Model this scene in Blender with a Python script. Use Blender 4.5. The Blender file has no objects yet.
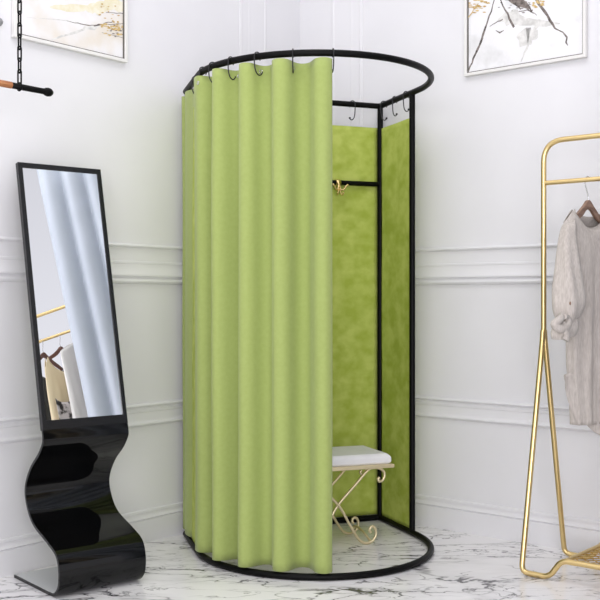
import bpy, bmesh, math, random
from mathutils import Vector, Matrix, noise
random.seed(7)
PI = math.pi
C = bpy.context.scene.collection
R = math.radians

# ------------------------------------------------------------------ materials
def srgb(r, g, b):
    f = lambda c: (c/255/12.92) if c/255 <= .04045 else ((c/255+.055)/1.055)**2.4
    return (f(r), f(g), f(b), 1)

def mat(name, col, rough=.5, metal=0.0, spec=.5, coat=0.0, sheen=0.0):
    m = bpy.data.materials.new(name); m.use_nodes = True
    b = m.node_tree.nodes['Principled BSDF']
    b.inputs['Base Color'].default_value = col
    b.inputs['Roughness'].default_value = rough
    b.inputs['Metallic'].default_value = metal
    b.inputs['Specular IOR Level'].default_value = spec
    b.inputs['Coat Weight'].default_value = coat
    b.inputs['Sheen Weight'].default_value = sheen
    return m

def nodes(m): return m.node_tree.nodes, m.node_tree.links, m.node_tree.nodes['Principled BSDF']

def add_noise(m, c0, c1, scale, detail=4, lo=.35, hi=.65, stretch=(1, 1, 1), bump=0.0, bscale=None, bdist=.002):
    n, l, b = nodes(m)
    tc = n.new('ShaderNodeTexCoord'); mp = n.new('ShaderNodeMapping'); mp.inputs['Scale'].default_value = stretch
    l.new(tc.outputs['Object'], mp.inputs['Vector'])
    nz = n.new('ShaderNodeTexNoise'); nz.inputs['Scale'].default_value = scale; nz.inputs['Detail'].default_value = detail
    l.new(mp.outputs[0], nz.inputs['Vector'])
    r = n.new('ShaderNodeValToRGB'); r.color_ramp.elements[0].position = lo; r.color_ramp.elements[1].position = hi
    r.color_ramp.elements[0].color = c0; r.color_ramp.elements[1].color = c1
    l.new(nz.outputs['Fac'], r.inputs[0]); l.new(r.outputs[0], b.inputs['Base Color'])
    if bump:
        nb = n.new('ShaderNodeTexNoise'); nb.inputs['Scale'].default_value = bscale or scale*4; nb.inputs['Detail'].default_value = 3
        l.new(mp.outputs[0], nb.inputs['Vector'])
        bp = n.new('ShaderNodeBump'); bp.inputs['Strength'].default_value = bump; bp.inputs['Distance'].default_value = bdist
        l.new(nb.outputs['Fac'], bp.inputs['Height']); l.new(bp.outputs[0], b.inputs['Normal'])
    return m

M = {}
M['wall'] = add_noise(mat('wall_paint', (1, 1, 1, 1), .55, spec=.3), (.74, .737, .760, 1), (.762, .759, .782, 1), 3)
M['trim'] = mat('trim_paint', (.765, .761, .785, 1), .42, spec=.4)
M['ceiling'] = mat('ceiling_paint', (.85, .85, .85, 1), .8)
M['curtain'] = add_noise(mat('green_curtain_cloth', (1, 1, 1, 1), .8, spec=.2, sheen=.15), srgb(153, 167, 96), srgb(157, 171, 100), 60, 2, bump=.15, bscale=700, bdist=.0006)
M['panel'] = add_noise(mat('green_suede', (1, 1, 1, 1), .85, spec=.15), srgb(164, 179, 76), srgb(190, 202, 106), 13, 6, .36, .66, stretch=(1, 1, 1.2), bump=.2, bscale=60)
M['black'] = mat('black_powder_coat', (.002, .002, .002, 1), .45, spec=.12)
M['gloss'] = mat('black_gloss', (.002, .002, .0022, 1), .06, spec=.32)
M['mframe'] = mat('black_mirror_frame', (.006, .006, .007, 1), .25, spec=.4)
M['silver'] = mat('grey_satin_backing', (.58, .60, .61, 1), .12, spec=.6)
M['glass'] = mat('mirror_silvering', (.94, .955, .97, 1), .0, metal=1)
M['gold'] = mat('brushed_gold', srgb(226, 200, 142), .30, metal=1)
M['mesh_gold'] = mat('gold_wire', srgb(205, 170, 100), .35, metal=1)
M['palegold'] = mat('champagne_gold', srgb(232, 218, 180), .36, metal=.85)
M['chrome'] = mat('polished_steel', (.62, .62, .63, 1), .2, metal=1)
M['darksteel'] = mat('dark_steel', (.03, .03, .032, 1), .3, metal=.6)
M['cushion'] = add_noise(mat('white_leatherette', (1, 1, 1, 1), .5), (.76, .76, .77, 1), (.8, .8, .81, 1), 12, bump=.08, bscale=300)
M['wood'] = add_noise(mat('rod_wood', (1, 1, 1, 1), .5), srgb(150, 92, 52), srgb(196, 138, 92), 9, 5, stretch=(1.0, 14, 14))
M['hanger'] = add_noise(mat('hanger_wood', (1, 1, 1, 1), .45), srgb(116, 90, 74), srgb(146, 118, 100), 14, 4, stretch=(1, 6, 6))
M['brownhanger'] = mat('dark_brown_wood', srgb(100, 62, 48), .4)
M['linen'] = add_noise(mat('greige_linen', (1, 1, 1, 1), .9, spec=.1, sheen=.1), srgb(176, 168, 161), srgb(198, 191, 184), 55, 3, .3, .7, stretch=(4, 4, .6), bump=.3, bscale=160, bdist=.002)
M['white_cloth'] = add_noise(mat('white_voile', (1, 1, 1, 1), .85, spec=.2), (.48, .52, .575, 1), (.50, .54, .60, 1), 5)
M['cream'] = mat('cream_cotton', srgb(216, 200, 166), .9)
M['offwhite'] = mat('white_cotton', srgb(222, 219, 214), .9)
M['charcoal'] = mat('charcoal_wool', srgb(70, 70, 68), .9)
M['print'] = add_noise(mat('printed_scarf', (1, 1, 1, 1), .8), srgb(50, 45, 46), srgb(215, 208, 205), 22, 3, .42, .55)
M['pframe'] = mat('white_frame', (.76, .75, .73, 1), .4)
M['pedge'] = mat('frame_inner_edge', srgb(92, 88, 82), .5)
M['paperR'] = add_noise(mat('ink_paper', (1, 1, 1, 1), .6), srgb(202, 202, 201), srgb(230, 230, 232), 4.5, 5, .30, .44)
M['paperL'] = add_noise(mat('watercolour_paper', (1, 1, 1, 1), .6), srgb(222, 214, 202), srgb(231, 230, 231), 4, 4, .34, .5)
M['ink'] = add_noise(mat('ink_brown_grey', (1, 1, 1, 1), .7), srgb(70, 62, 60), srgb(140, 130, 124), 60, 4)
M['inkpale'] = add_noise(mat('ink_pale_grey', (1, 1, 1, 1), .7), srgb(196, 195, 192), srgb(226, 225, 222), 40, 4)
M['inkgold'] = add_noise(mat('ink_ochre', (1, 1, 1, 1), .7), srgb(180, 146, 82), srgb(216, 192, 136), 60, 4)
M['inkyellow'] = add_noise(mat('ink_pale_yellow', (1, 1, 1, 1), .7), srgb(224, 217, 186), srgb(232, 228, 212), 40, 4)
M['grey'] = mat('grey_knob', srgb(140, 140, 142), .4)
M['diffuser'] = mat('lamp_diffuser', (.9, .9, .9, 1), .5)

def marble():
    m = mat('white_marble', (.8, .8, .8, 1), .16, spec=.45); n, l, b = nodes(m)
    g = n.new('ShaderNodeNewGeometry')
    mp = n.new('ShaderNodeMapping'); mp.inputs['Rotation'].default_value = (0, 0, R(-12)); mp.inputs['Scale'].default_value = (.62, 1.5, 1)
    l.new(g.outputs['Position'], mp.inputs['Vector'])
    def mm(op, a, bb=None, c=None):
        x = n.new('ShaderNodeMath'); x.operation = op
        for i, v in enumerate((a, bb, c)):
            if v is None: continue
            if isinstance(v, (int, float)): x.inputs[i].default_value = v
            else: l.new(v, x.inputs[i])
        return x.outputs[0]
    def nz(scale, detail, off, rough=.55, dist=0.0):
        ad = n.new('ShaderNodeVectorMath'); ad.operation = 'ADD'; ad.inputs[1].default_value = off
        l.new(mp.outputs[0], ad.inputs[0])
        t = n.new('ShaderNodeTexNoise'); t.inputs['Scale'].default_value = scale; t.inputs['Detail'].default_value = detail
        t.inputs['Roughness'].default_value = rough; t.inputs['Distortion'].default_value = dist
        l.new(ad.outputs[0], t.inputs['Vector']); return t.outputs['Fac']
    def vein(scale, detail, off, width, rough=.55, dist=.6):
        v = mm('ABSOLUTE', mm('SUBTRACT', nz(scale, detail, off, rough, dist), .5))
        return mm('SUBTRACT', 1.0, mm('MINIMUM', mm('DIVIDE', v, width), 1.0))
    mask = n.new('ShaderNodeMapRange'); mask.inputs['From Min'].default_value = .37; mask.inputs['From Max'].default_value = .53
    l.new(nz(2.2, 3, (3, 1, 0)), mask.inputs['Value'])
    mask2 = n.new('ShaderNodeMapRange'); mask2.inputs['From Min'].default_value = .40; mask2.inputs['From Max'].default_value = .53
    l.new(nz(3.4, 2, (9, 4, 0)), mask2.inputs['Value'])
    v1 = mm('MULTIPLY', vein(1.9, 6, (0, 0, 0), .0085, .52, .5), mask.outputs[0])
    v2 = mm('MULTIPLY', vein(3.3, 6, (5, 2, 0), .0105, .52, .5), mask2.outputs[0])
    v3 = mm('MULTIPLY', vein(6.5, 5, (1, 8, 0), .016, .5), mask2.outputs[0])
    cloud = mm('MULTIPLY', vein(1.9, 5, (0, 0, 0), .07, .52, .5), .14)
    tot = mm('MINIMUM', mm('ADD', mm('ADD', mm('MULTIPLY', v1, 1.0), mm('MULTIPLY', v2, .95)), mm('ADD', mm('MULTIPLY', v3, .6), cloud)), 1.0)
    mx = n.new('ShaderNodeMix'); mx.data_type = 'RGBA'
    mx.inputs[6].default_value = (.90, .885, .90, 1); mx.inputs[7].default_value = (.05, .048, .056, 1)
    l.new(tot, mx.inputs[0]); l.new(mx.outputs[2], b.inputs['Base Color'])
    return m
M['marble'] = marble()

# ------------------------------------------------------------------ mesh builder
class MB:
    def __init__(self): self.v = []; self.f = []; self.m = []; self.s = []
    def add(self, vs, fs, mi=0, smooth=False):
        o = len(self.v); self.v += [tuple(x) for x in vs]
        for f in fs: self.f.append(tuple(i+o for i in f)); self.m.append(mi); self.s.append(smooth)
    def box(self, a, b, mi=0):
        (x0, y0, z0), (x1, y1, z1) = a, b
        vs = [(x0,y0,z0),(x1,y0,z0),(x1,y1,z0),(x0,y1,z0),(x0,y0,z1),(x1,y0,z1),(x1,y1,z1),(x0,y1,z1)]
        self.add(vs, [(0,3,2,1),(4,5,6,7),(0,1,5,4),(1,2,6,5),(2,3,7,6),(3,0,4,7)], mi)
    def grid(self, P, closed_u=False, closed_v=False, mi=0, smooth=True):
        nu, nv = len(P), len(P[0]); vs = [p for row in P for p in row]; fs = []
        for i in range(nu if closed_u else nu-1):
            for j in range(nv if closed_v else nv-1):
                a, b = i*nv+j, ((i+1) % nu)*nv+j
                c, d = ((i+1) % nu)*nv+(j+1) % nv, i*nv+(j+1) % nv
                fs.append((a, b, c, d))
        self.add(vs, fs, mi, smooth)
    def tube(self, pts, r, n=10, closed=False, mi=0, caps=True):
        pts = [Vector(p) for p in pts]; N = len(pts)
        rr = r if isinstance(r, (list, tuple)) else [r]*N
        T = []
        for i in range(N):
            a = pts[(i-1) % N] if (closed or i > 0) else pts[i]
            b = pts[(i+1) % N] if (closed or i < N-1) else pts[i]
            T.append((b-a).normalized())
        up = Vector((0, 0, 1)) if abs(T[0].z) < .9 else Vector((1, 0, 0))
        nrm = (up-T[0]*up.dot(T[0])).normalized(); rows = []
        for i in range(N):
            if i: nrm = (nrm-T[i]*nrm.dot(T[i])).normalized()
            bi = T[i].cross(nrm)
            rows.append([pts[i]+(nrm*math.cos(2*PI*k/n)+bi*math.sin(2*PI*k/n))*rr[i] for k in range(n)])
        self.grid(rows, closed, True, mi)
        if not closed and caps:
            self.add(rows[0], [tuple(range(n))], mi); self.add(rows[-1], [tuple(reversed(range(n)))], mi)
    def lathe(self, prof, n=24, axis='z', o=(0, 0, 0), mi=0):
        rows = []
        for (r, h) in prof:
            row = []
            for k in range(n):
                c, s = math.cos(2*PI*k/n)*r, math.sin(2*PI*k/n)*r
                p = {'z': (c, s, h), 'x': (h, c, s), 'y': (s, h, c)}[axis]
                row.append(tuple(p[i]+o[i] for i in range(3)))
            rows.append(row)
        self.grid(rows, False, True, mi)
    def build(self, name, mats, parent=None, bevel=0, solid=0):
        me = bpy.data.meshes.new(name); me.from_pydata(self.v, [], self.f)
        for m in (mats if isinstance(mats, (list, tuple)) else [mats]): me.materials.append(m)
        bm = bmesh.new(); bm.from_mesh(me)
        bm.faces.ensure_lookup_table()
        for i, f in enumerate(bm.faces): f.material_index = self.m[i]; f.smooth = self.s[i]
        bmesh.ops.recalc_face_normals(bm, faces=bm.faces[:]); bm.to_mesh(me); bm.free()
        o = bpy.data.objects.new(name, me); C.objects.link(o)
        if parent: o.parent = parent
        if solid:
            md = o.modifiers.new('solid', 'SOLIDIFY'); md.thickness = solid; md.offset = 0
        if bevel:
            md = o.modifiers.new('bevel', 'BEVEL'); md.width = bevel; md.segments = 3; md.limit_method = 'ANGLE'
        return o

def catmull(P, n=8, closed=False):
    P = [Vector(p) for p in P]; N = len(P); out = []
    for i in range(N if closed else N-1):
        g = lambda k: P[k % N] if closed else P[min(max(k, 0), N-1)]
        p0, p1, p2, p3 = g(i-1), g(i), g(i+1), g(i+2)
        for j in range(n):
            t = j/n
            out.append(.5*((2*p1)+(p2-p0)*t+(2*p0-5*p1+4*p2-p3)*t*t+(-p0+3*p1-3*p2+p3)*t**3))
    if not closed: out.append(P[-1])
    return out

def fillet(P, r, n=6, closed=False):
    P = [Vector(p) for p in P]; N = len(P); out = []
    for i in range(N):
        if not closed and i in (0, N-1): out.append(P[i]); continue
        a, b, c = P[i-1], P[i], P[(i+1) % N]
        ri = r[i] if isinstance(r, (list, tuple)) else r
        d1, d2 = (a-b), (c-b); k = min(ri, d1.length*.49, d2.length*.49)
        s, e = b+d1.normalized()*k, b+d2.normalized()*k
        for j in range(n+1):
            t = j/n; out.append(s*(1-t)**2+b*2*t*(1-t)+e*t*t)
    return out

def thing(name, label, cat, loc=(0, 0, 0), rz=0, group=None):
    o = bpy.data.objects.new(name, None); C.objects.link(o); o.empty_display_size = .05
    o.location = loc; o.rotation_euler = (0, 0, rz)
    o['label'] = label; o['category'] = cat
    if group: o['group'] = group
    return o

def tag(o, label, cat, group=None):
    o['label'] = label; o['category'] = cat
    if group: o['group'] = group
    return o

def struct(o): o['kind'] = 'structure'; return o

def copy_tree(o, parent=None):
    c = o.copy(); C.objects.link(c)
    if parent: c.parent = parent
    for ch in list(o.children): copy_tree(ch, c)
    return c

# ------------------------------------------------------------------ camera
F, HC = 1016.0, 1.0565
cam = bpy.data.cameras.new('camera'); co = bpy.data.objects.new('camera', cam); C.objects.link(co)
co.location = (0, 0, HC); co.rotation_euler = (R(90), 0, 0)
cam.sensor_width = 36; cam.lens = 36*F/600; cam.clip_start = .05
bpy.context.scene.camera = co

# ------------------------------------------------------------------ room shell
WY = R(50.13)
CORNER = Vector((0, 5.2463, 0))
dL = Vector((-math.cos(WY), -math.sin(WY), 0)); nL = Vector((math.sin(WY), -math.cos(WY), 0))
dR = Vector((math.sin(WY), -math.cos(WY), 0)); nR = Vector((-math.cos(WY), -math.sin(WY), 0))
CEIL = 4.0
LW = 5.5
LEN = {'left': LW, 'right': 3.0}
side_axes = {'left': (dL, nL), 'right': (dR, nR)}

def wpt(side, s, out, z):
    d, nn = side_axes[side]; p = CORNER+d*s+nn*out; return (p.x, p.y, z)

for side in ('left', 'right'):
    b = MB()
    b.add([wpt(side, -.15, 0, 0), wpt(side, LEN[side], 0, 0), wpt(side, LEN[side], 0, CEIL), wpt(side, -.15, 0, CEIL),
           wpt(side, -.15, -.12, 0), wpt(side, LEN[side], -.12, 0), wpt(side, LEN[side], -.12, CEIL), wpt(side, -.15, -.12, CEIL)],
          [(0, 1, 2, 3), (4, 7, 6, 5), (0, 4, 5, 1), (3, 2, 6, 7), (1, 5, 6, 2), (0, 3, 7, 4)])
    struct(b.build('wall_'+side, M['wall']))

def moulding(name, side, prof, s0=0.0):
    """prof: (out, z) outline from bottom to top, closed against the wall"""
    s1 = LEN[side]; b = MB(); pr = [(0.0, prof[0][1])]+prof+[(0.0, prof[-1][1])]
    rows = []
    for end in (0, 1):
        rows.append([wpt(side, (o if end == 0 and s0 == 0 else (s0 if end == 0 else s1)), o, z) for o, z in pr])
    k = len(pr)
    b.add(rows[0]+rows[1], [(i, i+1, k+i+1, k+i) for i in range(k-1)])
    b.add(rows[0], [tuple(range(k))]); b.add(rows[1], [tuple(reversed(range(k)))])
    return struct(b.build(name, M['trim']))

def arc(o0, z0, o1, z1, bulge, n=6):
    out = []
    for i in range(n+1):
        t = i/n; dx, dz = o1-o0, z1-z0; L = math.hypot(dx, dz) or 1
        q = math.sin(PI*t)*bulge
        out.append((o0+dx*t+dz/L*q, z0+dz*t-dx/L*q))
    return out

rail = ([(.004, 1.126)]+arc(.010, 1.128, .010, 1.150, .008)+[(.006, 1.152), (.006, 1.158)]+[(.018, 1.160), (.018, 1.166)]
        +arc(.017, 1.168, .007, 1.212, -.003)+[(.009, 1.214), (.009, 1.222), (.004, 1.224), (.004, 1.281)]+arc(.008, 1.281, .008, 1.299, .010))
band = ([(.003, .506)]+arc(.005, .508, .005, .528, .009)+[(.0035, .532), (.0035, .566)]+[(.007, .570), (.008, .578)]
        +[(.004, .582), (.004, .588)]+arc(.008, .590, .008, .607, .010))
base = ([(.013, 0), (.013, .097), (.009, .101), (.015, .104)]+arc(.016, .106, .007, .126, -.003)+[(.007, .128), (.010, .130), (.010, .140), (.006, .143)])
moulding('trim_1', 'left', rail); moulding('trim_2', 'right', rail)
moulding('trim_3', 'left', band); moulding('trim_4', 'right', band)
moulding('baseboard_left', 'left', base); moulding('baseboard_right', 'right', base)

# upright moulded strips either side of the corner
def upright(name, side, s0, s1):
    b = MB(); w = s1-s0
    pr = [(s0, 0), (s0, .004), (s0+.008, .006), (s0+.016, .003), (s0+w*.45, .0025), (s0+w*.62, .0025), (s0+w*.64, .004), (s0+w*.70, .0025), (s1-.018, .0025), (s1-.012, .005), (s1, .003), (s1, 0)]
    k = len(pr)
    v = [wpt(side, s, o, 1.30) for s, o in pr]+[wpt(side, s, o, CEIL) for s, o in pr]
    b.add(v, [(i, i+1, k+i+1, k+i) for i in range(k-1)]+[tuple(range(k)), tuple(range(k, 2*k))])
    return struct(b.build(name, M['trim']))
upright('trim_5', 'left', .265, .455); upright('trim_6', 'right', .212, .40)

b = MB(); pl = [(-5.5, -2.5), (5.5, -2.5), (5.5, 5.6), (-5.5, 5.6)]
b.add([(x, y, 0) for x, y in pl]+[(x, y, -.1) for x, y in pl], [(0,1,2,3),(4,7,6,5),(0,4,5,1),(1,5,6,2),(2,6,7,3),(3,7,4,0)])
struct(b.build('floor', M['marble']))
b = MB(); pl = [(-2.3, 1.3), (1.42, 1.3), (1.42, 5.6), (-2.3, 5.6)]
b.add([(x, y, CEIL) for x, y in pl]+[(x, y, CEIL+.1) for x, y in pl], [(0,3,2,1),(4,5,6,7),(0,1,5,4),(1,2,6,5),(2,3,7,6),(3,0,4,7)])
struct(b.build('ceiling', M['ceiling']))

# ------------------------------------------------------------------ framed prints
def wall_uv(side, px, py):
    """where the sight line through a point of the photograph meets the wall: run along the wall and height"""
    d, nn = side_axes[side]; m = (px-300)/F
    s = (m*CORNER.y)/(d.x-m*d.y); Y = CORNER.y+d.y*s
    return s, HC+(300-py)/F*Y

def picture(side, px0, px1, ztop, paper, strokes, label):
    s0 = min(wall_uv(side, px0, 0)[0], wall_uv(side, px1, 0)[0]); s1 = max(wall_uv(side, px0, 0)[0], wall_uv(side, px1, 0)[0])
    z0 = 2.068; d, nn = side_axes[side]
    org = CORNER+d*((s0+s1)/2); w = (s1-s0)/2
    t = thing('framed_print', label, 'picture', (org.x, org.y, z0), math.atan2(d.y, d.x), 'framed prints on the walls')
    sg = 1 if side == 'right' else -1            # local +y points into or out of the room
    loc = lambda s, o, z: (s-(s0+s1)/2, -sg*o if side == 'right' else o, z-z0)
    # local frame: x along wall; the room side is +y or -y
    ny = nn.dot(Vector((-d.y, d.x, 0)))
    P = lambda s, o, z: (s-(s0+s1)/2, ny*o, z-z0)
    fr = MB(); bw = .0135
    outer = [(s0, z0), (s1, z0), (s1, ztop), (s0, ztop)]
    inner = [(s0+bw, z0+bw), (s1-bw, z0+bw), (s1-bw, ztop-bw), (s0+bw, ztop-bw)]
    vs = [P(s, .002, z) for s, z in outer]+[P(s, .024, z) for s, z in outer]+[P(s, .024, z) for s, z in inner]+[P(s, .010, z) for s, z in inner]
    fs = []
    for i in range(4):
        j = (i+1) % 4
        fs += [(i, j, 4+j, 4+i), (4+i, 4+j, 8+j, 8+i), (8+i, 8+j, 12+j, 12+i)]
    fs.append((0, 1, 2, 3)); fr.add(vs, fs)
    fr.build('frame', M['pframe'], t, bevel=.0015)
    lip = MB(); g = .0045
    i2 = [(s0+bw+g, z0+bw+g), (s1-bw-g, z0+bw+g), (s1-bw-g, ztop-bw-g), (s0+bw+g, ztop-bw-g)]
    vs = [P(s, .0165, z) for s, z in inner]+[P(s, .0165, z) for s, z in i2]+[P(s, .0105, z) for s, z in i2]+[P(s, .0105, z) for s, z in inner]
    fs = []
    for i in range(4):
        j = (i+1) % 4
        fs += [(i, j, 4+j, 4+i), (4+i, 4+j, 8+j, 8+i), (8+i, 8+j, 12+j, 12+i), (12+i, 12+j, j, i)]
    lip.add(vs, fs); lip.build('inner_edge', M['pedge'], t)
    pr = MB()
    pr.add([P(s, .0112, z) for s, z in inner], [(0, 1, 2, 3)])
    ink = [M[paper], M['ink'], M['inkpale'], M['inkgold'], M['inkyellow']]
    lev = .0114
    for mi, pts in strokes:
        lev += .00003
        q = []
        for (x, y, wd) in pts:
            s, z = wall_uv(side, x, y); q.append((Vector((s, z)), wd*.0036))
        rows = []
        for i, (p, wd) in enumerate(q):
            a = q[max(i-1, 0)][0]; c = q[min(i+1, len(q)-1)][0]; tg = (c-a).normalized(); nr = Vector((-tg.y, tg.x))
            jit = .75+.5*noise.noise(Vector((p.x*40, p.y*40, 3)))
            lo, hi = p-nr*wd*.5*jit, p+nr*wd*.5*(1.5-jit*.5)
            cl = lambda v: P(min(max(v.x, s0+bw+.001), s1-bw-.001), lev, min(max(v.y, z0+bw+.001), ztop-bw-.001))
            rows.append([cl(lo), cl(hi)])
        pr.grid(rows, mi=mi, smooth=False)
    pr.build('print', ink, t)
    return t

def wig(p0, p1, w0, w1, n=9, a=1.0, seed=0):
    rnd = random.Random(seed); out = []
    for i in range(n):
        t = i/(n-1)
        out.append((p0[0]+(p1[0]-p0[0])*t+rnd.uniform(-a, a)*math.sin(PI*t), p0[1]+(p1[1]-p0[1])*t+rnd.uniform(-a, a)*math.sin(PI*t), (w0+(w1-w0)*t)*rnd.uniform(.8, 1.2)))
    return out

def blob(mi, x, y, rx, ry, seed):
    rnd = random.Random(seed)
    return (mi, [(x-rx+2*rx*i/8, y+rnd.uniform(-.15, .15)*ry, 2*ry*math.sin(PI*(i+.35)/8.7)*rnd.uniform(.7, 1.15)+.1) for i in range(9)])

sR = []
sR += [blob(2, 535, 24, 26, 5, 3), blob(2, 528, 38, 10, 14, 4), (2, wig((541, 20), (522, 62), 5, 2, 10, 2, 5)), blob(2, 513, 20, 14, 9, 6)]
sR += [(1, wig((470, 71), (484, 38), 2.2, 3.6, 9, .8, 1)), (1, wig((483, 40), (498, -6), 3.2, 1.2, 9, .6, 2)), (1, wig((500, -3), (515, 28), 1.6, 3.0, 8, .6, 3)),
       (1, wig((532, -8), (556, 29), 4.6, 2.6, 10, .8, 4)), (1, [(556, 29, 2.0), (560, 31, 1.4), (564, 33, 1.6), (568, 38, 2.4), (567, 43, 2.2), (569, 46, 1)]),
       (1, [(506, -6, 10), (512, -2, 12), (519, 3, 11), (526, 6, 8), (531, 9, 3)]), (1, wig((520, 12), (534, 11), 1, 1.8, 6, 1, 7)), (1, wig((526, 6), (538, 16), 3.2, .6, 7, 1, 8)),
       (1, [(497, 31, .6), (501, 33.5, 2.2), (505, 31, .8)]), (1, wig((491, 27), (504, 20), .8, 1.4, 6, 1, 9)), (1, wig((512, 0), (535, 14), 2, 1.2, 8, 1.6, 19)),
       (1, wig((505, -4), (522, 10), 3, 1.5, 8, 1.2, 20))]
rnd = random.Random(11)
for i in range(34): sR.append(blob(3, 476+rnd.gauss(0, 4), 4+rnd.gauss(0, 5), 1.5+rnd.random()*1.3, .6+rnd.random()*.7, i))
for i in range(18): sR.append(blob(3, 540+rnd.gauss(0, 3), 3+rnd.gauss(0, 4), 1.2+rnd.random(), .6+rnd.random()*.6, i+60))
for i in range(26): sR.append(blob(1, 520+rnd.gauss(0, 10), 5+rnd.gauss(0, 4), .8+rnd.random(), .3+rnd.random()*.3, i+90))
sR.append((3, wig((469, 20), (480, 4), 1.6, 1.0, 8, .6, 12)))

sL = []
sL += [blob(4, 112, 4, 18, 9, 3), blob(4, 96, 8, 14, 7, 5), blob(4, 70, 8, 22, 5, 8)]
sL += [(2, wig((50, 40), (84, 29), 1.6, 3.4, 8, .6, 2)), (2, [(82, 29, 4), (86, 27, 6), (92, 28, 5), (97, 26, 2)]), (1, wig((64, 21), (88, 26), .5, 1.2, 9, .5, 3)),
       (1, wig((86, 26), (124, 24), 1.0, .5, 9, .7, 4)), (1, wig((92, 26), (112, 22), 1.6, .6, 8, .8, 5)), (2, wig((25, 18), (66, 21), .3, .8, 9, .4, 6)),
       (3, wig((98, 25), (118, 31), 1.0, 2.2, 8, .8, 7)), (1, wig((104, 13), (124, 14), .6, .9, 8, .4, 8)), (1, wig((100, 33), (124, 39), .3, .6, 8, .4, 10))]
rnd = random.Random(5)
for i in range(30): sL.append(blob(3, 112+rnd.gauss(0, 7), 28+rnd.gauss(0, 3), 1+rnd.random()*1.6, .5+rnd.random()*.9, i))
for i in range(12): sL.append(blob(1, 116+rnd.gauss(0, 4), 30+rnd.gauss(0, 3), .6+rnd.random(), .3+rnd.random()*.4, i+40))
for i in range(16): sL.append(blob(3, 108+rnd.gauss(0, 9), 6+rnd.gauss(0, 6), .7+rnd.random()*.8, .4+rnd.random()*.5, i+70))
picture('left', 11, 124.3, 2.95, 'paperL', sL, 'white framed watercolour print with pale yellow blooms on the left wall')
picture('right', 466.5, 588, 2.95, 'paperR', sR, 'white framed ink print with brown grey branches on the right wall')

# ------------------------------------------------------------------ dressing room
YAW = R(20.16); DC = (-.0808, 4.7089, 0)
RR, LS, BB, H = .4954, .3955, .517, 2.0
dres = thing('dressing_room', 'black steel fitting room frame with rounded front and green fabric back panels', 'fitting room', DC, YAW)
def plan(n=64):
    pts = [(-RR, 0), (RR, 0), (RR, LS)]
    arcp = [(RR*math.cos(PI*i/n), LS+BB*math.sin(PI*i/n)) for i in range(1, n)]
    return pts, arcp
def ring(z):
    corner = lambda sx: [(sx*(RR-.02+.02*math.sin(a)), -(.02-.02*math.cos(a))) for a in ()]
    P = []
    for i in range(7):                                 # rounded back right corner
        a = PI/2*i/6; P.append((RR-.02+.02*math.sin(a), .02-.02*math.cos(a)))
    for i in range(65): P.append((RR*math.cos(PI*i/64), LS+BB*math.sin(PI*i/64)))
    for i in range(7):
        a = PI/2*i/6; P.append((-.463+.02-.02*math.cos(a), .02-.02*math.sin(a)))
    return [(s, -t, z) for s, t in P]
TR = .0134
RB = -.447
for nm, z in (('top_ring', H-TR), ('base_ring', TR+.0005)):
    b = MB(); b.tube(ring(z), TR, 14, closed=True); b.build(nm, M['black'], dres)
for s, t in ((RR-.001, .004), (RB+.004, .004), (RR, .345), (RB+(-RR-RB)*.332/LS+.012, .332)):
    b = MB(); b.tube([(s, -t, .012), (s, -t, 1.0), (s, -t, H-.012)], .0134, 14); b.build('post', M['black'], dres)
b = MB(); b.tube([(RB, -.004, 1.611), (0, -.004, 1.611), (RR, -.004, 1.611)], .0115, 12); b.build('cross_bar', M['black'], dres)

def cloth_panel(name, p0, p1, z0, z1, nrm, seed):
    b = MB(); rows = []; nx, nz = 40, 90
    for i in range(nx+1):
        t = i/nx; row = []
        for j in range(nz+1):
            z = z0+(z1-z0)*j/nz
            x, y = p0[0]+(p1[0]-p0[0])*t, p0[1]+(p1[1]-p0[1])*t
            d = .0022*noise.noise(Vector((t*3+seed, z*2.5, 1)))
            row.append((x+nrm[0]*d, y+nrm[1]*d, z))
        rows.append(row)
    b.grid(rows); return b.build(name, M['panel'], dres, solid=.003)
cloth_panel('back_panel', (RB+.008, .0125), (RR-.008, .0125), .027, 1.884, (0, 1), 0)
cloth_panel('side_panel', (RR+.002, -.016), (RR+.002, -.334), .027, 1.877, (1, 0), 5)
cloth_panel('side_panel', (RB-.004, -.018), (RB-.045, -.318), .027, 1.877, (1, 0), 9)

# arc-length description of the ring front, from the right straight side round to the back left corner
path = [(RR, .3+LS*0)]
path = [Vector((RR*math.cos(PI*i/400), LS+BB*math.sin(PI*i/400))) for i in range(401)]+[Vector((-RR+(RB+RR)*i/120, LS-LS*i/120)) for i in range(1, 121)]+[Vector((RB+.002*i, -.006*i)) for i in range(1, 7)]
cum = [0]
for i in range(1, len(path)): cum.append(cum[-1]+(path[i]-path[i-1]).length)
def to_world(s, t):
    return (DC[0]+s*math.cos(YAW)+t*math.sin(YAW), DC[1]+s*math.sin(YAW)-t*math.cos(YAW))
def px_of(p):
    x, y = to_world(p.x, p.y); return 300+F*x/y
def at_px(px):
    best = None
    for i in range(1, len(path)):
        a, c = px_of(path[i-1]), px_of(path[i])
        if cum[i] > .35 and (a-px)*(c-px) <= 0 and a != c:
            return cum[i-1]+(cum[i]-cum[i-1])*(a-px)/(a-c)
    return None
def at_len(L):
    L = min(max(L, 0), cum[-1]-1e-6); lo = 0
    import bisect
    i = bisect.bisect_right(cum, L); f = (L-cum[i-1])/(cum[i]-cum[i-1])
    p = path[i-1].lerp(path[i], f); tg = (path[i]-path[i-1]).normalized()
    return p, tg, Vector((-tg.y, tg.x))*(-1)           # point, direction of travel, outward normal

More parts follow.
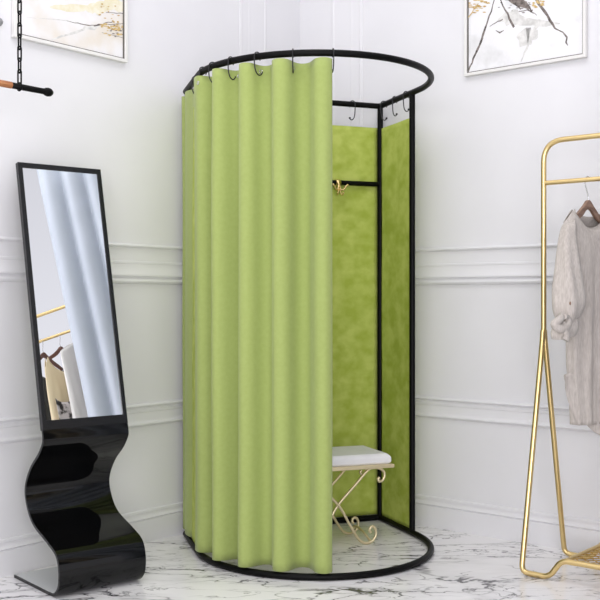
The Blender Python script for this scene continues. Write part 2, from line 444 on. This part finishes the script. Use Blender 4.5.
# ------------------------------------------------------------------ green curtain
crest_px = [324, 280, 245.5, 219, 202, 191]
crests = [at_px(x) for x in crest_px]
Lp, Lc = cum[400+int(120*(LS-.332)/LS)], cum[520]          # the two left posts stand inside a fold each
crests += [Lp, Lp+(Lc-Lp)/3, Lp+(Lc-Lp)*2/3, Lc, Lc+.11]
edge0, edge1 = at_px(331.5), cum[-1]
def phase(L):
    if L <= crests[0]: return (L-crests[0])/(crests[1]-crests[0])*2*PI
    for i in range(1, len(crests)):
        if L <= crests[i]: return 2*PI*(i-1+(L-crests[i-1])/(crests[i]-crests[i-1]))
    return 2*PI*(len(crests)-1+(L-crests[-1])/.135)
ZT, ZB = 1.962, .034
def curtain_pt(L, z):
    p, tg, nn = at_len(L); ph = phase(L); v = (ZT-z)/(ZT-ZB)
    A = .033+.009*min(v*3, 1)+.004*math.sin(ph*.37+v*2)
    side = min(max((L-Lp+.15)/.12, 0), 1); A *= 1-.60*side
    rad = A*math.cos(ph)-.012*(1-side)+.014*side-.006*min(v*3, 1)
    rad += .003*noise.noise(Vector((L*9, z*1.7, 2)))
    tan = .0052*math.sin(2*ph)+.004*noise.noise(Vector((L*3, z*1.2, 7)))*v
    if L < crests[0]:                                   # free front edge rolls back behind the last fold
        tan *= .4
    fade = 1
    q = p+nn*rad*fade+tg*tan*fade
    zz = z+(.004*math.cos(ph) if z > ZT-.01 else 0)
    return (q.x, -q.y, zz)
curt = thing('curtain', 'green cloth curtain drawn round the left front of the fitting room ring', 'curtain', DC, YAW)
b = MB(); nL_, nZ_ = 420, 60
rows = [[curtain_pt(edge0+(edge1-edge0)*i/nL_, ZB+(ZT-ZB)*j/nZ_) for j in range(nZ_+1)] for i in range(nL_+1)]
b.grid(rows); cloth = b.build('curtain_cloth', M['curtain'], curt, solid=.0025)

# hooks over the ring
def hook_mesh(kind):
    P = [(-.013, -.012), (-.0165, -.004), (-.0155, .006), (-.010, .0135), (0, .0165), (.010, .0135), (.0155, .006), (.0165, -.004)]
    if kind == 'curtain':
        P += [(.017, -.025), (.014, -.046), (.004, -.064), (-.010, -.070), (-.022, -.064), (-.027, -.055)]
    else:
        P += [(.0165, -.022), (.0150, -.046), (.0110, -.064), (.001, -.0735), (-.009, -.071), (-.013, -.064)]
    b = MB(); pts = catmull([(0, a, z) for a, z in P], 5)
    b.tube(pts, .0024, 8)
    if kind != 'curtain':
        b.lathe([(0, -.0052), (.003, -.0043), (.0050, -.001), (.0050, .001), (.003, .0043), (0, .0052)], 12, 'z', pts[-1])
    return b
rank = ['nearest to the open edge', 'second from the open edge', 'third from the open edge', 'fourth from the open edge', 'fifth from the open edge']
hm = None
hook_px = [333, 293, 257.5, 231, 213, 203, 196, 189]
for i, px in enumerate(hook_px):
    L = at_px(px); p, tg, nn = at_len(L); w = to_world(p.x, p.y)
    nw = to_world(p.x+nn.x, p.y+nn.y); ang = math.atan2(nw[1]-w[1], nw[0]-w[0])-PI/2
    if hm is None:
        o = hook_mesh('curtain').build('curtain_hook', M['darksteel']); hm = o
    else:
        o = hm.copy(); C.objects.link(o)
    o.location = (w[0], w[1], H-TR); o.rotation_euler = (0, 0, ang+R([0, 8, -14, 6, -16, 10, 0, 5][i]))
    if i < 5: lab = 'black wire curtain hook on the front of the top ring, '+rank[i]
    else: lab = 'black curtain hook on the ring, '+['first', 'second', 'third'][i-5]+' beyond the five front hooks'
    tag(o, lab, 'hook', 'curtain hooks on the ring')
    if 0 < i < 6:                                       # eyelet in the cloth under the hook
        e = MB(); ph = [(.0045, 0), (.0062, .0015), (.0082, 0), (.0062, -.0015), (.0045, 0)]
        e.lathe(ph, 16, 'y')
        q = Vector(curtain_pt(L, ZT-.026)); d1 = Vector(curtain_pt(L+.004, ZT-.026))-q; d2 = Vector((0, 0, 1))
        nrm = d1.cross(d2).normalized()
        if nrm.dot(Vector((nn.x, -nn.y, 0))) < 0: nrm = -nrm
        ey = e.build('eyelet', M['chrome'], cloth); ey.location = q+nrm*.002
        ey.rotation_euler = (0, 0, math.atan2(nrm.y, nrm.x)-PI/2)
        ey['label'] = 'silver eyelet'

jm = None
for i, (s, t, rz, lab) in enumerate([(.350, 0, PI, 'black J hook on the back bar just right of the curtain edge'),
                                  (RR, .045, PI/2, 'black J hook on the right side bar, closest to the back corner post'),
                                  (RR, .165, PI/2, 'black J hook on the right side bar, middle one between the two posts'),
                                  (RR, .285, PI/2, 'black J hook on the right side bar, closest to the front post')]):
    if jm is None: o = hook_mesh('panel').build('ring_hook', M['darksteel']); jm = o
    else: o = jm.copy(); C.objects.link(o)
    w = to_world(s, t); o.location = (w[0], w[1], H-TR); o.rotation_euler = (0, 0, YAW+rz+R([35, 0, 25, 12][i]))
    tag(o, lab, 'hook', 'hooks on the back of the ring')

# gold double hook under the cross bar
w = to_world(.275, .004)
gh = thing('coat_hook', 'small gold double coat hook under the black cross bar', 'hook', (w[0], w[1], 1.611), YAW)
b = MB()
b.lathe([(.0125, -.012), (.0150, -.012), (.0150, .012), (.0125, .012), (.0125, -.012)], 24, 'x'); b.build('clamp_ring', M['gold'], gh)
for sx in (-1, 1):
    b = MB()
    P = catmull([(0, -.0145, -.004), (sx*.004, -.018, -.022), (sx*.010, -.022, -.036), (sx*.020, -.028, -.034), (sx*.028, -.031, -.020), (sx*.036, -.032, -.014)], 6)
    b.tube(P, [.0040]*(len(P)-1)+[.0034], 10); b.lathe([(0, -.006), (.0045, -.004), (.006, 0), (.0045, .004), (0, .006)], 12, 'z', P[-1])
    b.build('upper_prong', M['gold'], gh)
    b = MB()
    P = catmull([(sx*.003, -.018, -.026), (sx*.006, -.021, -.050), (sx*.012, -.028, -.060), (sx*.014, -.036, -.052)], 6)
    b.tube(P, .0036, 10); b.lathe([(0, -.005), (.0038, -.0034), (.005, 0), (.0038, .0034), (0, .005)], 12, 'z', P[-1])
    b.build('lower_prong', M['gold'], gh)

# ------------------------------------------------------------------ bench
S1, T0, T1 = .337, .180, .472
bw = to_world(0, (T0+T1)/2)
bench = thing('bench', 'white cushioned bench with scrolled gold legs inside the fitting room', 'bench', (bw[0], bw[1], 0), YAW)
hd = (T1-T0)/2; SL = -.118
b = MB(); rows = []
for k in range(9):                                       # softly crowned cushion
    a = k/8; z = .350+.044*a; inset = .004 if a < .1 else .002+.016*max(0, (a-.55)/.45)**2
    if k == 0: inset = .010
    rows.append([(x, y, z) for x, y in [(SL+inset, -hd+inset), (S1-inset, -hd+inset), (S1-inset, hd-inset), (SL+inset, hd-inset)]])
b.grid(rows, False, True, smooth=False)
b.add(rows[0], [(3, 2, 1, 0)]); 
topr = rows[-1]
b.add(topr, [(0, 1, 2, 3)])
b.build('cushion', M['cushion'], bench, bevel=.010)
b = MB(); b.box((SL-.006, -hd-.006, .334), (S1+.008, hd+.006, .350)); b.build('seat_frame', M['palegold'], bench, bevel=.003)
def spiral(cx, cz, r0, r1, a0, a1, y, n=26):
    return [(cx+(r0+(r1-r0)*i/n)*math.cos(a0+(a1-a0)*i/n), y, cz+(r0+(r1-r0)*i/n)*math.sin(a0+(a1-a0)*i/n)) for i in range(n+1)]
rw = .0060
SC = [(.196, .285), (.189, .277), (.196, .267), (.209, .270), (.219, .286), (.217, .307), (.198, .323), (.170, .327), (.140, .318), (.085, .262), (0, .175), (-.045, .100), (-.075, .050), (-.100, .018), (-.125, .0078), (-.152, .012), (-.171, .034), (-.172, .060), (-.160, .076), (-.146, .072), (-.143, .058), (-.150, .052)]
for y in (-hd+.050, hd-.050):
    for sx in (1, -1):                                   # two long S scrolls cross under the seat
        P = catmull([(.106+sx*x, y+.0072*sx, z) for x, z in SC], 6)
        b = MB(); b.tube(P, rw, 10); b.build('scroll_leg', M['palegold'], bench)
for sx in (1, -1):
    b = MB()
    P = catmull([(.106+sx*.150, -hd+.050, .013), (.106+sx*.135, -.05, .045), (.106+sx*.130, 0, .055), (.106+sx*.135, .05, .045), (.106+sx*.150, hd-.050, .013)], 8)
    b.tube(P, .0055, 10); b.build('stretcher', M['palegold'], bench)

# ------------------------------------------------------------------ floor mirror
MY, TILT = R(39.5), R(12.3)
MO = Vector((-.9219, 3.69, .6185))                        # lower left corner of the glass
mir = thing('floor_mirror', 'tall tilted mirror in black frame on a wavy gloss black stand', 'mirror', (MO.x, MO.y, 0), MY)
GW, GH = .3152, .9616
def mp(u, v, out):                                        # on the tilted mirror plane; out = towards the room
    return (u, v*math.sin(TILT)-out*math.cos(TILT), MO.z+v*math.cos(TILT)+out*-math.sin(TILT)*-1*0+out*math.sin(TILT))
b = MB()
b.add([mp(-.001, -.001, 0), mp(GW+.001, -.001, 0), mp(GW+.001, GH+.001, 0), mp(-.001, GH+.001, 0)], [(0, 1, 2, 3)])
g = b.build('mirror_glass', M['glass'], mir)
o0, o1, v0, v1 = -.0175, GW+.0165, -.034, GH+.020
b = MB()
outer = [(o0, v0), (o1, v0), (o1, v1), (o0, v1)]; inner = [(0, 0), (GW, 0), (GW, GH), (0, GH)]
vs = [mp(u, v, -.018) for u, v in outer]+[mp(u, v, .004) for u, v in outer]+[mp(u, v, .004) for u, v in inner]+[mp(u, v, -.0005) for u, v in inner]
fs = [(0, 1, 2, 3)]
for i in range(4):
    j = (i+1) % 4
    fs += [(i, j, 4+j, 4+i), (4+i, 4+j, 8+j, 8+i), (8+i, 8+j, 12+j, 12+i)]
b.add(vs, fs); b.build('mirror_frame', M['mframe'], mir, bevel=.0012)
prof = [(.0075, .590), (.0145, .562), (.013, .536), (-.022, .490), (-.090, .430), (-.132, .360), (-.121, .299), (-.068, .238), (.048, .192), (.118, .158), (.142, .105), (.138, .045), (.106, .009), (.062, .0012), (-.03, .001), (-.14, .001), (-.240, .001)]
cv = catmull([(w, z, 0) for w, z in prof], 7)
def sheet(name, m, d0, d1, e0, e1):
    b = MB(); A, Bq = [], []
    for i, p in enumerate(cv):
        a = cv[max(i-1, 0)]; c = cv[min(i+1, len(cv)-1)]; tg = (c-a).normalized(); nn = Vector((tg.y, -tg.x, 0))*-1   # towards the back / inside
        A.append(p+nn*d0*1); Bq.append(p+nn*d1)
    sgn = 1
    ring_ = A+Bq[::-1]
    v0_ = [(e0, -p.x, max(p.y, .0008)) for p in ring_]; v1_ = [(e1, -p.x, max(p.y, .0008)) for p in ring_]
    k = len(ring_); n = len(A)
    b.add(v0_+v1_, [(i, (i+1) % k, k+(i+1) % k, k+i) for i in range(k)], smooth=True)
    for vv in (v0_, v1_): b.add(vv, [(i, i+1, k-2-i, k-1-i) for i in range(n-1)])
    o = b.build(name, m, mir)
    md = o.modifiers.new('split', 'EDGE_SPLIT'); md.split_angle = R(50)
    return o
stand = sheet('wavy_stand', M['gloss'], 0, -.011, o0, o1)
n_all = cv
cv = cv[int(len(cv)*.60):]
bk = sheet('base_lining', M['silver'], -.0112, -.0122, o0+.003, o1-.003); bk['label'] = 'pale grey inner face of the stand'; bk.parent = stand

# ------------------------------------------------------------------ gold clothes racks
def make_rack(label, loc, rz, ztop, zbar, length, group='gold clothes racks'):
    """local x along the rail, local y towards the back leg"""
    t = thing('clothes_rack', label, 'clothes rack', loc, rz, group)
    r = .0108; hf = .187; zs = .906
    xs = (0.0, length)
    for k, x in enumerate(xs):
        inw = 1 if k == 0 else -1
        for sy in (-1, 1):
            P = [(x, sy*.006, zs+.03), (x, sy*.0125, zs-.02), (x, sy*hf, r+.0005), (x+inw*.115, sy*hf, r+.0005), (x+inw*.165, sy*hf, .082), (x+inw*.22, sy*hf, .082)]
            P = fillet(P, [0, .05, .032, .030, .034, 0], 6)
            b = MB(); b.tube(P, r, 14); b.build('leg', M['gold'], t)
    P = fillet([(0, 0, zs), (0, 0, ztop), (length, 0, ztop), (length, 0, zs)], .085, 10)
    b = MB(); b.tube(P, r, 14); b.build('top_frame', M['gold'], t)
    b = MB(); b.tube([(0, 0, zbar), (length/2, 0, zbar), (length, 0, zbar)], .0095, 12); b.build('hanging_rail', M['gold'], t)
    b = MB(); x0, x1 = .19, length-.19
    for sy in (-1, 1): b.tube([(x0, sy*hf, .082), (x1, sy*hf, .082)], r, 12)
    for x in (x0-.01, x1+.01): b.tube([(x, -hf, .082), (x, hf, .082)], r*.8, 12)
    sh = b.build('shelf', M['gold'], t)
    b = MB()
    n = int((x1-x0)/.044)
    for i in range(-9, n+1):                             # diamond lattice
        for dr in (1, -1):
            xa, xb = x0+i*.044, x0+i*.044+2*hf
            ya, yb = -hf*dr, hf*dr
            ta = max(0, (x0-xa)/(xb-xa)); tb = min(1, (x1-xa)/(xb-xa))
            if tb-ta < .03: continue
            b.tube([(xa+(xb-xa)*ta, ya+(yb-ya)*ta, .082+.0015*dr), (xa+(xb-xa)*tb, ya+(yb-ya)*tb, .082+.0015*dr)], .0021, 6)
    b.build('wire_mesh', M['mesh_gold'], sh)
    return t
RD = math.atan2(dR.y, dR.x)
RK = Vector((.971, 4.048, 0))
rack = make_rack('gold tubular clothes rack with forked legs and mesh shelf at the right', RK, RD, 1.688, 1.522, 1.15)
rack2 = make_rack('gold clothes rack seen only as the reflection in the tilted mirror', (1.46, 3.20, 0), R(-90), 2.03, 1.86, 1.35)

def hanger(label, loc, rz, wood, zbar_r=.0095, group='wooden hangers'):
    """origin at the rail axis; local x across the shoulders"""
    t = thing('clothes_hanger', label, 'hanger', loc, rz, group)
    b = MB()
    up = [(0, -.078), (.016, -.082), (.045, -.101), (.10, -.130), (.155, -.152), (.198, -.172)]
    dn = [(.203, -.184), (.192, -.190), (.150, -.175), (.10, -.157), (.060, -.140), (.03, -.121), (0, -.112)]
    o = up+dn; left = [(-x, z) for x, z in o[1:-1]][::-1]
    poly = [(x*.69, z) for x, z in o+left]; k = len(poly)
    v = [(x, -.0075, z) for x, z in poly]+[(x, .0075, z) for x, z in poly]
    fs = [(i, (i+1) % k, k+(i+1) % k, k+i) for i in range(k)]
    b.add(v, fs)
    idx = {p: i for i, p in enumerate(poly)}
    for off, rev in ((0, False), (k, True)):
        f = [idx[p]+off for p in poly]
        b.f.append(tuple(reversed(f)) if not rev else tuple(f)); b.m.append(0); b.s.append(False)
    b.build('hanger_body', wood, t, bevel=.003)
    b = MB(); q = zbar_r+.0032
    P = [(0, 0, -.082), (0, 0, -.064), (.010, 0, -.046), (.017, 0, -.028), (.0165, 0, -.010)]
    P = [(0, 0, -.086), (0, 0, -.060), (0, .006, -.040), (0, q, -.016), (0, q, 0), (0, q*.7, q*.7), (0, 0, q), (0, -q*.7, q*.7), (0, -q, 0), (0, -q*.95, -.010)]
    # the loop of the hook lies across the rail
    b.tube(catmull(P, 5), .0022, 8); b.build('hanger_hook', M['chrome'], t)
    return t

def garment(label, cat, name, loc, rz, cloth, prof, neck=.075, scoop=.07, group=None, folds=7, seed=0, shoulder=.20, drop=.075):
    """prof: list of (depth below the shoulder, half width, half depth)"""
    t = thing(name, label, cat, loc, rz, group)
    b = MB(); nA, nZ = 96, 46; rows = []
    hem = prof[-1][0]
    def lerp(d):
        for i in range(1, len(prof)):
            if d <= prof[i][0]:
                f = (d-prof[i-1][0])/(prof[i][0]-prof[i-1][0]); f = f*f*(3-2*f)
                return tuple(prof[i-1][k]+(prof[i][k]-prof[i-1][k])*f for k in (1, 2))
        return prof[-1][1:]
    for j in range(nZ+1):
        row = []
        for i in range(nA):
            th = 2*PI*i/nA; cx, sy = math.cos(th), math.sin(th)
            ax = abs(cx)*prof[0][1]
            if ax < neck:
                top = -scoop*math.sqrt(max(0, 1-(ax/neck)**2))*(1.0 if sy < 0 else .35)-.004
            else: top = -drop*((ax-neck)/(prof[0][1]-neck))**1.15-.004
            v = j/nZ; d = -top+(hem+top)*v if False else (-top)*(1-v)+hem*v
            w, dp = lerp(max(d, 0)) if v > 0 else prof[0][1:]
            fa = .10*min(1, v*1.6)
            fold = 1+fa*math.sin(folds*th+seed+1.5*noise.noise(Vector((cx*2, d*2, seed))))*(.6+.4*abs(sy))
            nzv = .010*noise.noise(Vector((cx*5+seed, sy*5, d*6)))*min(1, v*3)
            row.append((w*cx*(1+.3*fa*math.cos(folds*th)), (dp*sy)*fold+nzv*sy, -d))
        rows.append(row)
    b.grid(rows, False, True); b.build('body', cloth, t, solid=.002)
    return t

def sleeve(t, cloth, pts, seed, name='sleeve'):
    """pts: (x, y, z, radius across, radius through)"""
    b = MB(); Q = []
    n = 26
    X = catmull([p[:3] for p in pts], 8); rx = catmull([(p[3], p[4], 0) for p in pts], 8)
    rows = []
    for i, (c, r) in enumerate(zip(X, rx)):
        row = []
        for k in range(n):
            th = 2*PI*k/n
            f = 1+.10*math.sin(5*th+seed+c.z*8)+.10*noise.noise(Vector((math.cos(th)*1.5, math.sin(th)*1.5+seed, c.z*9)))
            row.append((c.x+r.x*math.cos(th)*f, c.y+r.y*math.sin(th)*f, c.z+.012*math.cos(th)))
        rows.append(row)
    b.grid(rows, False, True); return b.build(name, cloth, t, solid=.0018)

# the blouse by the left end of the rail
HP = RK+dR*.186
PD = math.atan2(.767, .641)-R(8)
hanger('brown wooden hanger holding the beige blouse on the right gold rack', (HP.x, HP.y, 1.522), PD, M['hanger'])
zsh = 1.522-.116
bl = garment('greige linen blouse with knotted sleeves hanging on the right gold rack', 'blouse', 'blouse', (HP.x, HP.y, zsh), PD, M['linen'],
             [(0, .166, .007), (.06, .160, .032), (.16, .150, .050), (.34, .135, .056), (.55, .120, .054), (.825, .095, .050)], neck=.100, scoop=.066, folds=9, seed=2, drop=.055)
for sx in (-1, 1):
    q_ = .95 if sx < 0 else .72                           # the far sleeve hangs closer to the body
    sl_ = sleeve(bl, M['linen'], [(sx*.095, -.002, -.062, .014, .008), (sx*.128, -.006, -.050, .020, .014), (sx*.152*q_, -.010, -.070, .030, .024), (sx*.170*q_, -.014, -.13, .036, .032), (sx*.182*q_, -.020, -.215, .042, .044), (sx*.190*q_, -.026, -.300, .050, .056), (sx*.196*q_, -.030, -.365, .054, .060), (sx*.200*q_, -.032, -.408, .046, .046), (sx*.202*q_, -.032, -.432, .030, .030)], 3*sx)
    sleeve(bl, M['linen'], [(sx*.202*q_, -.032, -.420, .032, .034), (sx*.210*q_, -.03, -.438, .044, .042), (sx*.216*q_, -.028, -.462, .050, .044), (sx*.216*q_, -.026, -.484, .044, .040)], 5, 'cuff').parent = sl_
    kx = sx*(.202*q_+.055)
    b = MB()
    P = catmull([(kx, -0.048, -0.402), (kx+sx*.025, -0.056, -0.418), (kx+sx*.042, -0.044, -0.438), (kx+sx*.020, -0.056, -0.454), (kx-sx*.012, -0.062, -0.438), (kx-sx*.015, -0.058, -0.416), (kx+sx*.012, -0.064, -0.410)], 8)
    b.tube(P, [.010+.008*math.sin(PI*i/(len(P)-1)) for i in range(len(P))], 10)
    P = catmull([(kx+sx*.005, -0.056, -0.430), (kx+sx*.012, -0.064, -0.452), (kx, -0.066, -0.478), (kx+sx*.006, -0.062, -0.496)], 6)
    b.tube(P, [.008+.007*i/(len(P)-1) for i in range(len(P))], 8)
    b.build('knot', M['linen'], sl_)
    bt = MB(); bt.lathe([(0, -.003), (.006, -.0025), (.0075, 0), (.006, .0025), (0, .003)], 14, 'y', (kx-sx*.02, -.070, -.362)); bt.build('button', M['hanger'], sl_)
b = MB(); rows = []
for i in range(9):
    u = i/8; row = []
    for j in range(21):
        v = j/20
        row.append((-.150+.055*v+.05*u+.06*u*v, .004-.010*v-.05*u*v+.012*math.sin(u*7+v*4), -.640-.185*v-.03*u*v+.02*math.sin(u*5)*v+.03*(1-v)*u))
    rows.append(row)
b.grid(rows); b.build('side_flap', M['linen'], bl, solid=.002)

# clothes of the rack that the mirror shows
for y, rz, wood in ((2.815, 20, M['brownhanger']), (2.90, 28, M['brownhanger']), (3.06, 10, M['brownhanger'])):
    pass
labs = [('dark brown hanger with charcoal top, left one in the mirror reflection', 'charcoal sleeveless top, lower left in the mirror reflection'),
        ('dark brown hanger with cream top, middle one in the mirror reflection', 'cream sleeveless top in the mirror reflection, right of the charcoal one'),
        ('dark brown hanger with white shirt, next to the curtain in the mirror', 'long white shirt in the mirror reflection beside the white curtain')]
for i, (y, rz, cl, nk, sc, pr) in enumerate([
        (2.69, 20, 'charcoal', .13, .30, [(0, .17, .02), (.3, .19, .04), (.9, .22, .05)]),
        (2.81, 20, 'cream', .14, .29, [(0, .17, .02), (.3, .19, .04), (1.0, .22, .05)]),
        (2.95, 20, 'offwhite', .07, .05, [(0, .20, .022), (.2, .20, .04), (1.05, .21, .05)])]):
    hanger(labs[i][0], (1.46, y, 1.86), R(rz), M['brownhanger'])
    garment(labs[i][1], 'top' if i < 2 else 'shirt', 'sleeveless_top' if i < 2 else 'shirt', (1.46, y, 1.76 if i == 2 else 1.70), R(rz), M[cl], pr, neck=nk, scoop=sc, folds=7, seed=i*3)
sc = MB(); rows = []
for i in range(13):
    u = i/12; rows.append([(-.245+.24*u, -.072-.010*math.sin(u*9), -.36-.02*math.sin(u*5)-.34*j/14) for j in range(15)])
# patterned scarf knotted over the white shirt's hanger bar
sc.grid(rows); so = sc.build('scarf', M['print'], None, solid=.002); so.location = (1.46, 2.95, 1.76); so.rotation_euler = (0, 0, R(20))
tag(so, 'black and white patterned scarf over the white shirt in the mirror', 'scarf')

# white curtain on its own ceiling track, seen in the mirror
b = MB(); rows = []
wc = thing('white_curtain', 'tall pale white curtain filling the right of the mirror reflection', 'curtain', (1.2, 2.985, 0), 0)
for i in range(241):
    t_ = i/240; ph = t_*2*PI*5.2
    y = .78*t_-.012*math.sin(ph); x = .030*math.cos(ph)
    rows.append([(x+.006*math.sin(z*2+i*.02), y, .03+2.90*z) for z in [j/12 for j in range(13)]])
b.grid(rows); b.build('curtain_cloth', M['white_cloth'], wc, solid=.002)
b = MB(); b.tube([(0, -.03, 2.96), (0, .83, 2.96)], .012, 12); b.build('curtain_rail', M['pframe'], wc)
for y in (.02, .78):
    b = MB(); b.tube([(0, y, 2.96), (0, y, CEIL)], .006, 8); b.build('rail_rod', M['pframe'], wc)

# ------------------------------------------------------------------ hanging rod on chains
DE = Vector((-.893, 3.60, 1.793))                          # knob end
ra = math.atan2(dL.y, dL.x)
hr = thing('hanging_rod', 'wooden hanging rod with black end sleeve on a black chain, upper left', 'hanging rail', DE, ra)
RL = 1.0
kx = lambda px: None
b = MB(); b.tube([(.152, 0, 0), (RL-.152, 0, 0)], .0118, 16); b.build('rod', M['wood'], hr)
for k in (0, 1):
    xa = (lambda x: x) if k == 0 else (lambda x: RL-x)
    b = MB()
    b.lathe([(0, xa(-.020)), (.008, xa(-.018)), (.014, xa(-.010)), (.0158, xa(0)), (.0145, xa(.009)), (.0115, xa(.015)), (.0105, xa(.017)), (.0105, xa(.05)), (.0108, xa(.16)), (0, xa(.16))], 20, 'x')
    b.build('end_sleeve', M['black'], hr)
def link(turn, Lh=.0255, w=.0066, r=.0030):
    P = []
    for i in range(24):
        a = 2*PI*i/24; x, z = w*math.cos(a), w*math.sin(a)
        z += (Lh-w)*(1 if math.sin(a) > 0 else -1 if math.sin(a) < 0 else 0)
        P.append((x if turn else 0, 0 if turn else x, z))
    b = MB(); b.tube(P, r, 7, closed=True); return b
la = link(True).build('chain_link', M['black'], hr); lb = link(False).build('chain_link', M['black'], hr)
pitch = .0405
for k in (0, 1):
    cx = .118 if k == 0 else RL-.118
    b = MB()
    b.tube([(cx, .0135*math.cos(2*PI*i/20), .0135*math.sin(2*PI*i/20)) for i in range(20)], .0028, 7, closed=True); b.build('chain_loop', M['black'], hr)
    n = int((CEIL-DE.z-.035)/pitch)
    for i in range(n+1):
        src = la if i % 2 == 0 else lb
        if k == 1:                                        # the far chain, out of the frame, is one piece
            far = far if i else MB(); q = link(i % 2 == 0)
            far.add([(x+cx, y, z+.033+i*pitch) for x, y, z in q.v], q.f, 0, True); continue
        if i < 2: o = src
        else: o = src.copy(); C.objects.link(o); o.parent = hr
        o.location = (cx, 0, .033+i*pitch)
    if k == 1: far.build('chain', M['black'], hr)
    b = MB(); zt = CEIL-DE.z
    b.lathe([(0, zt-.020), (.006, zt-.020), (.008, zt-.010), (.022, zt-.006), (.022, zt), (0, zt)], 16, 'z', (cx, 0, 0))
    b.tube([(cx, 0, .033+n*pitch+.02), (cx, 0, zt-.010)], .003, 8); b.build('ceiling_plate', M['black'], hr)

# grey rounded knob just inside the left border of the photograph
s_, z_ = wall_uv('left', -8.5, 24)
p = Vector(wpt('left', s_, 0, z_))
kn = thing('wall_knob', 'small grey rounded wall knob at the left edge above the rod', 'knob', p, math.atan2(nL.y, nL.x))
b = MB(); b.lathe([(0, .001), (.020, .001), (.020, .006), (.008, .008), (.008, .030)], 20, 'x'); b.build('stem', M['grey'], kn)
b = MB(); b.lathe([(0, .028), (.010, .029), (.016, .036), (.0175, .045), (.014, .055), (.007, .060), (0, .061)], 20, 'x'); b.build('cap', M['grey'], kn)

# ------------------------------------------------------------------ light
def area(name, loc, rot, sx, sy, e, col=(1, 1, 1)):
    l = bpy.data.lights.new(name, 'AREA'); l.shape = 'RECTANGLE'; l.size = sx; l.size_y = sy; l.energy = e; l.color = col
    o = bpy.data.objects.new(name, l); C.objects.link(o); o.location = loc; o.rotation_euler = rot; return o
area('ceiling_light', (-.2, 2.6, CEIL-.03), (0, 0, 0), 2.4, 1.8, 44, (1, .995, .985))
area('left_key_light', (-2.5, -.7, 2.3), (R(74), 0, R(-30)), 1.6, 1.8, 32, (1, .995, .985))  # added key from the left to deepen the curtain folds; no window there

area('front_fill_light', (.1, -1.2, 1.2), (R(90), 0, R(4)), 2.6, 1.8, 112, (1, .965, 1))  # added fill from behind the camera to brighten the lower left wall

w = bpy.data.worlds.new('world'); bpy.context.scene.world = w; w.use_nodes = True
nt = w.node_tree; bg = nt.nodes['Background']
# an overcast studio sky: a little brighter towards the horizon than overhead
tc = nt.nodes.new('ShaderNodeTexCoord'); sp = nt.nodes.new('ShaderNodeSeparateXYZ'); rp = nt.nodes.new('ShaderNodeValToRGB')
nt.links.new(tc.outputs['Generated'], sp.inputs[0]); nt.links.new(sp.outputs['Z'], rp.inputs[0]); nt.links.new(rp.outputs[0], bg.inputs[0])
rp.color_ramp.elements[0].position = .15; rp.color_ramp.elements[0].color = (.95, .94, 1, 1)
rp.color_ramp.elements[1].position = .85; rp.color_ramp.elements[1].color = (.45, .445, .48, 1)
bg.inputs[1].default_value = 1.12

vs = bpy.context.scene.view_settings
vs.view_transform = 'Standard'; vs.look = 'None'; vs.gamma = 1; vs.exposure = -0.16; vs.use_curve_mapping = False
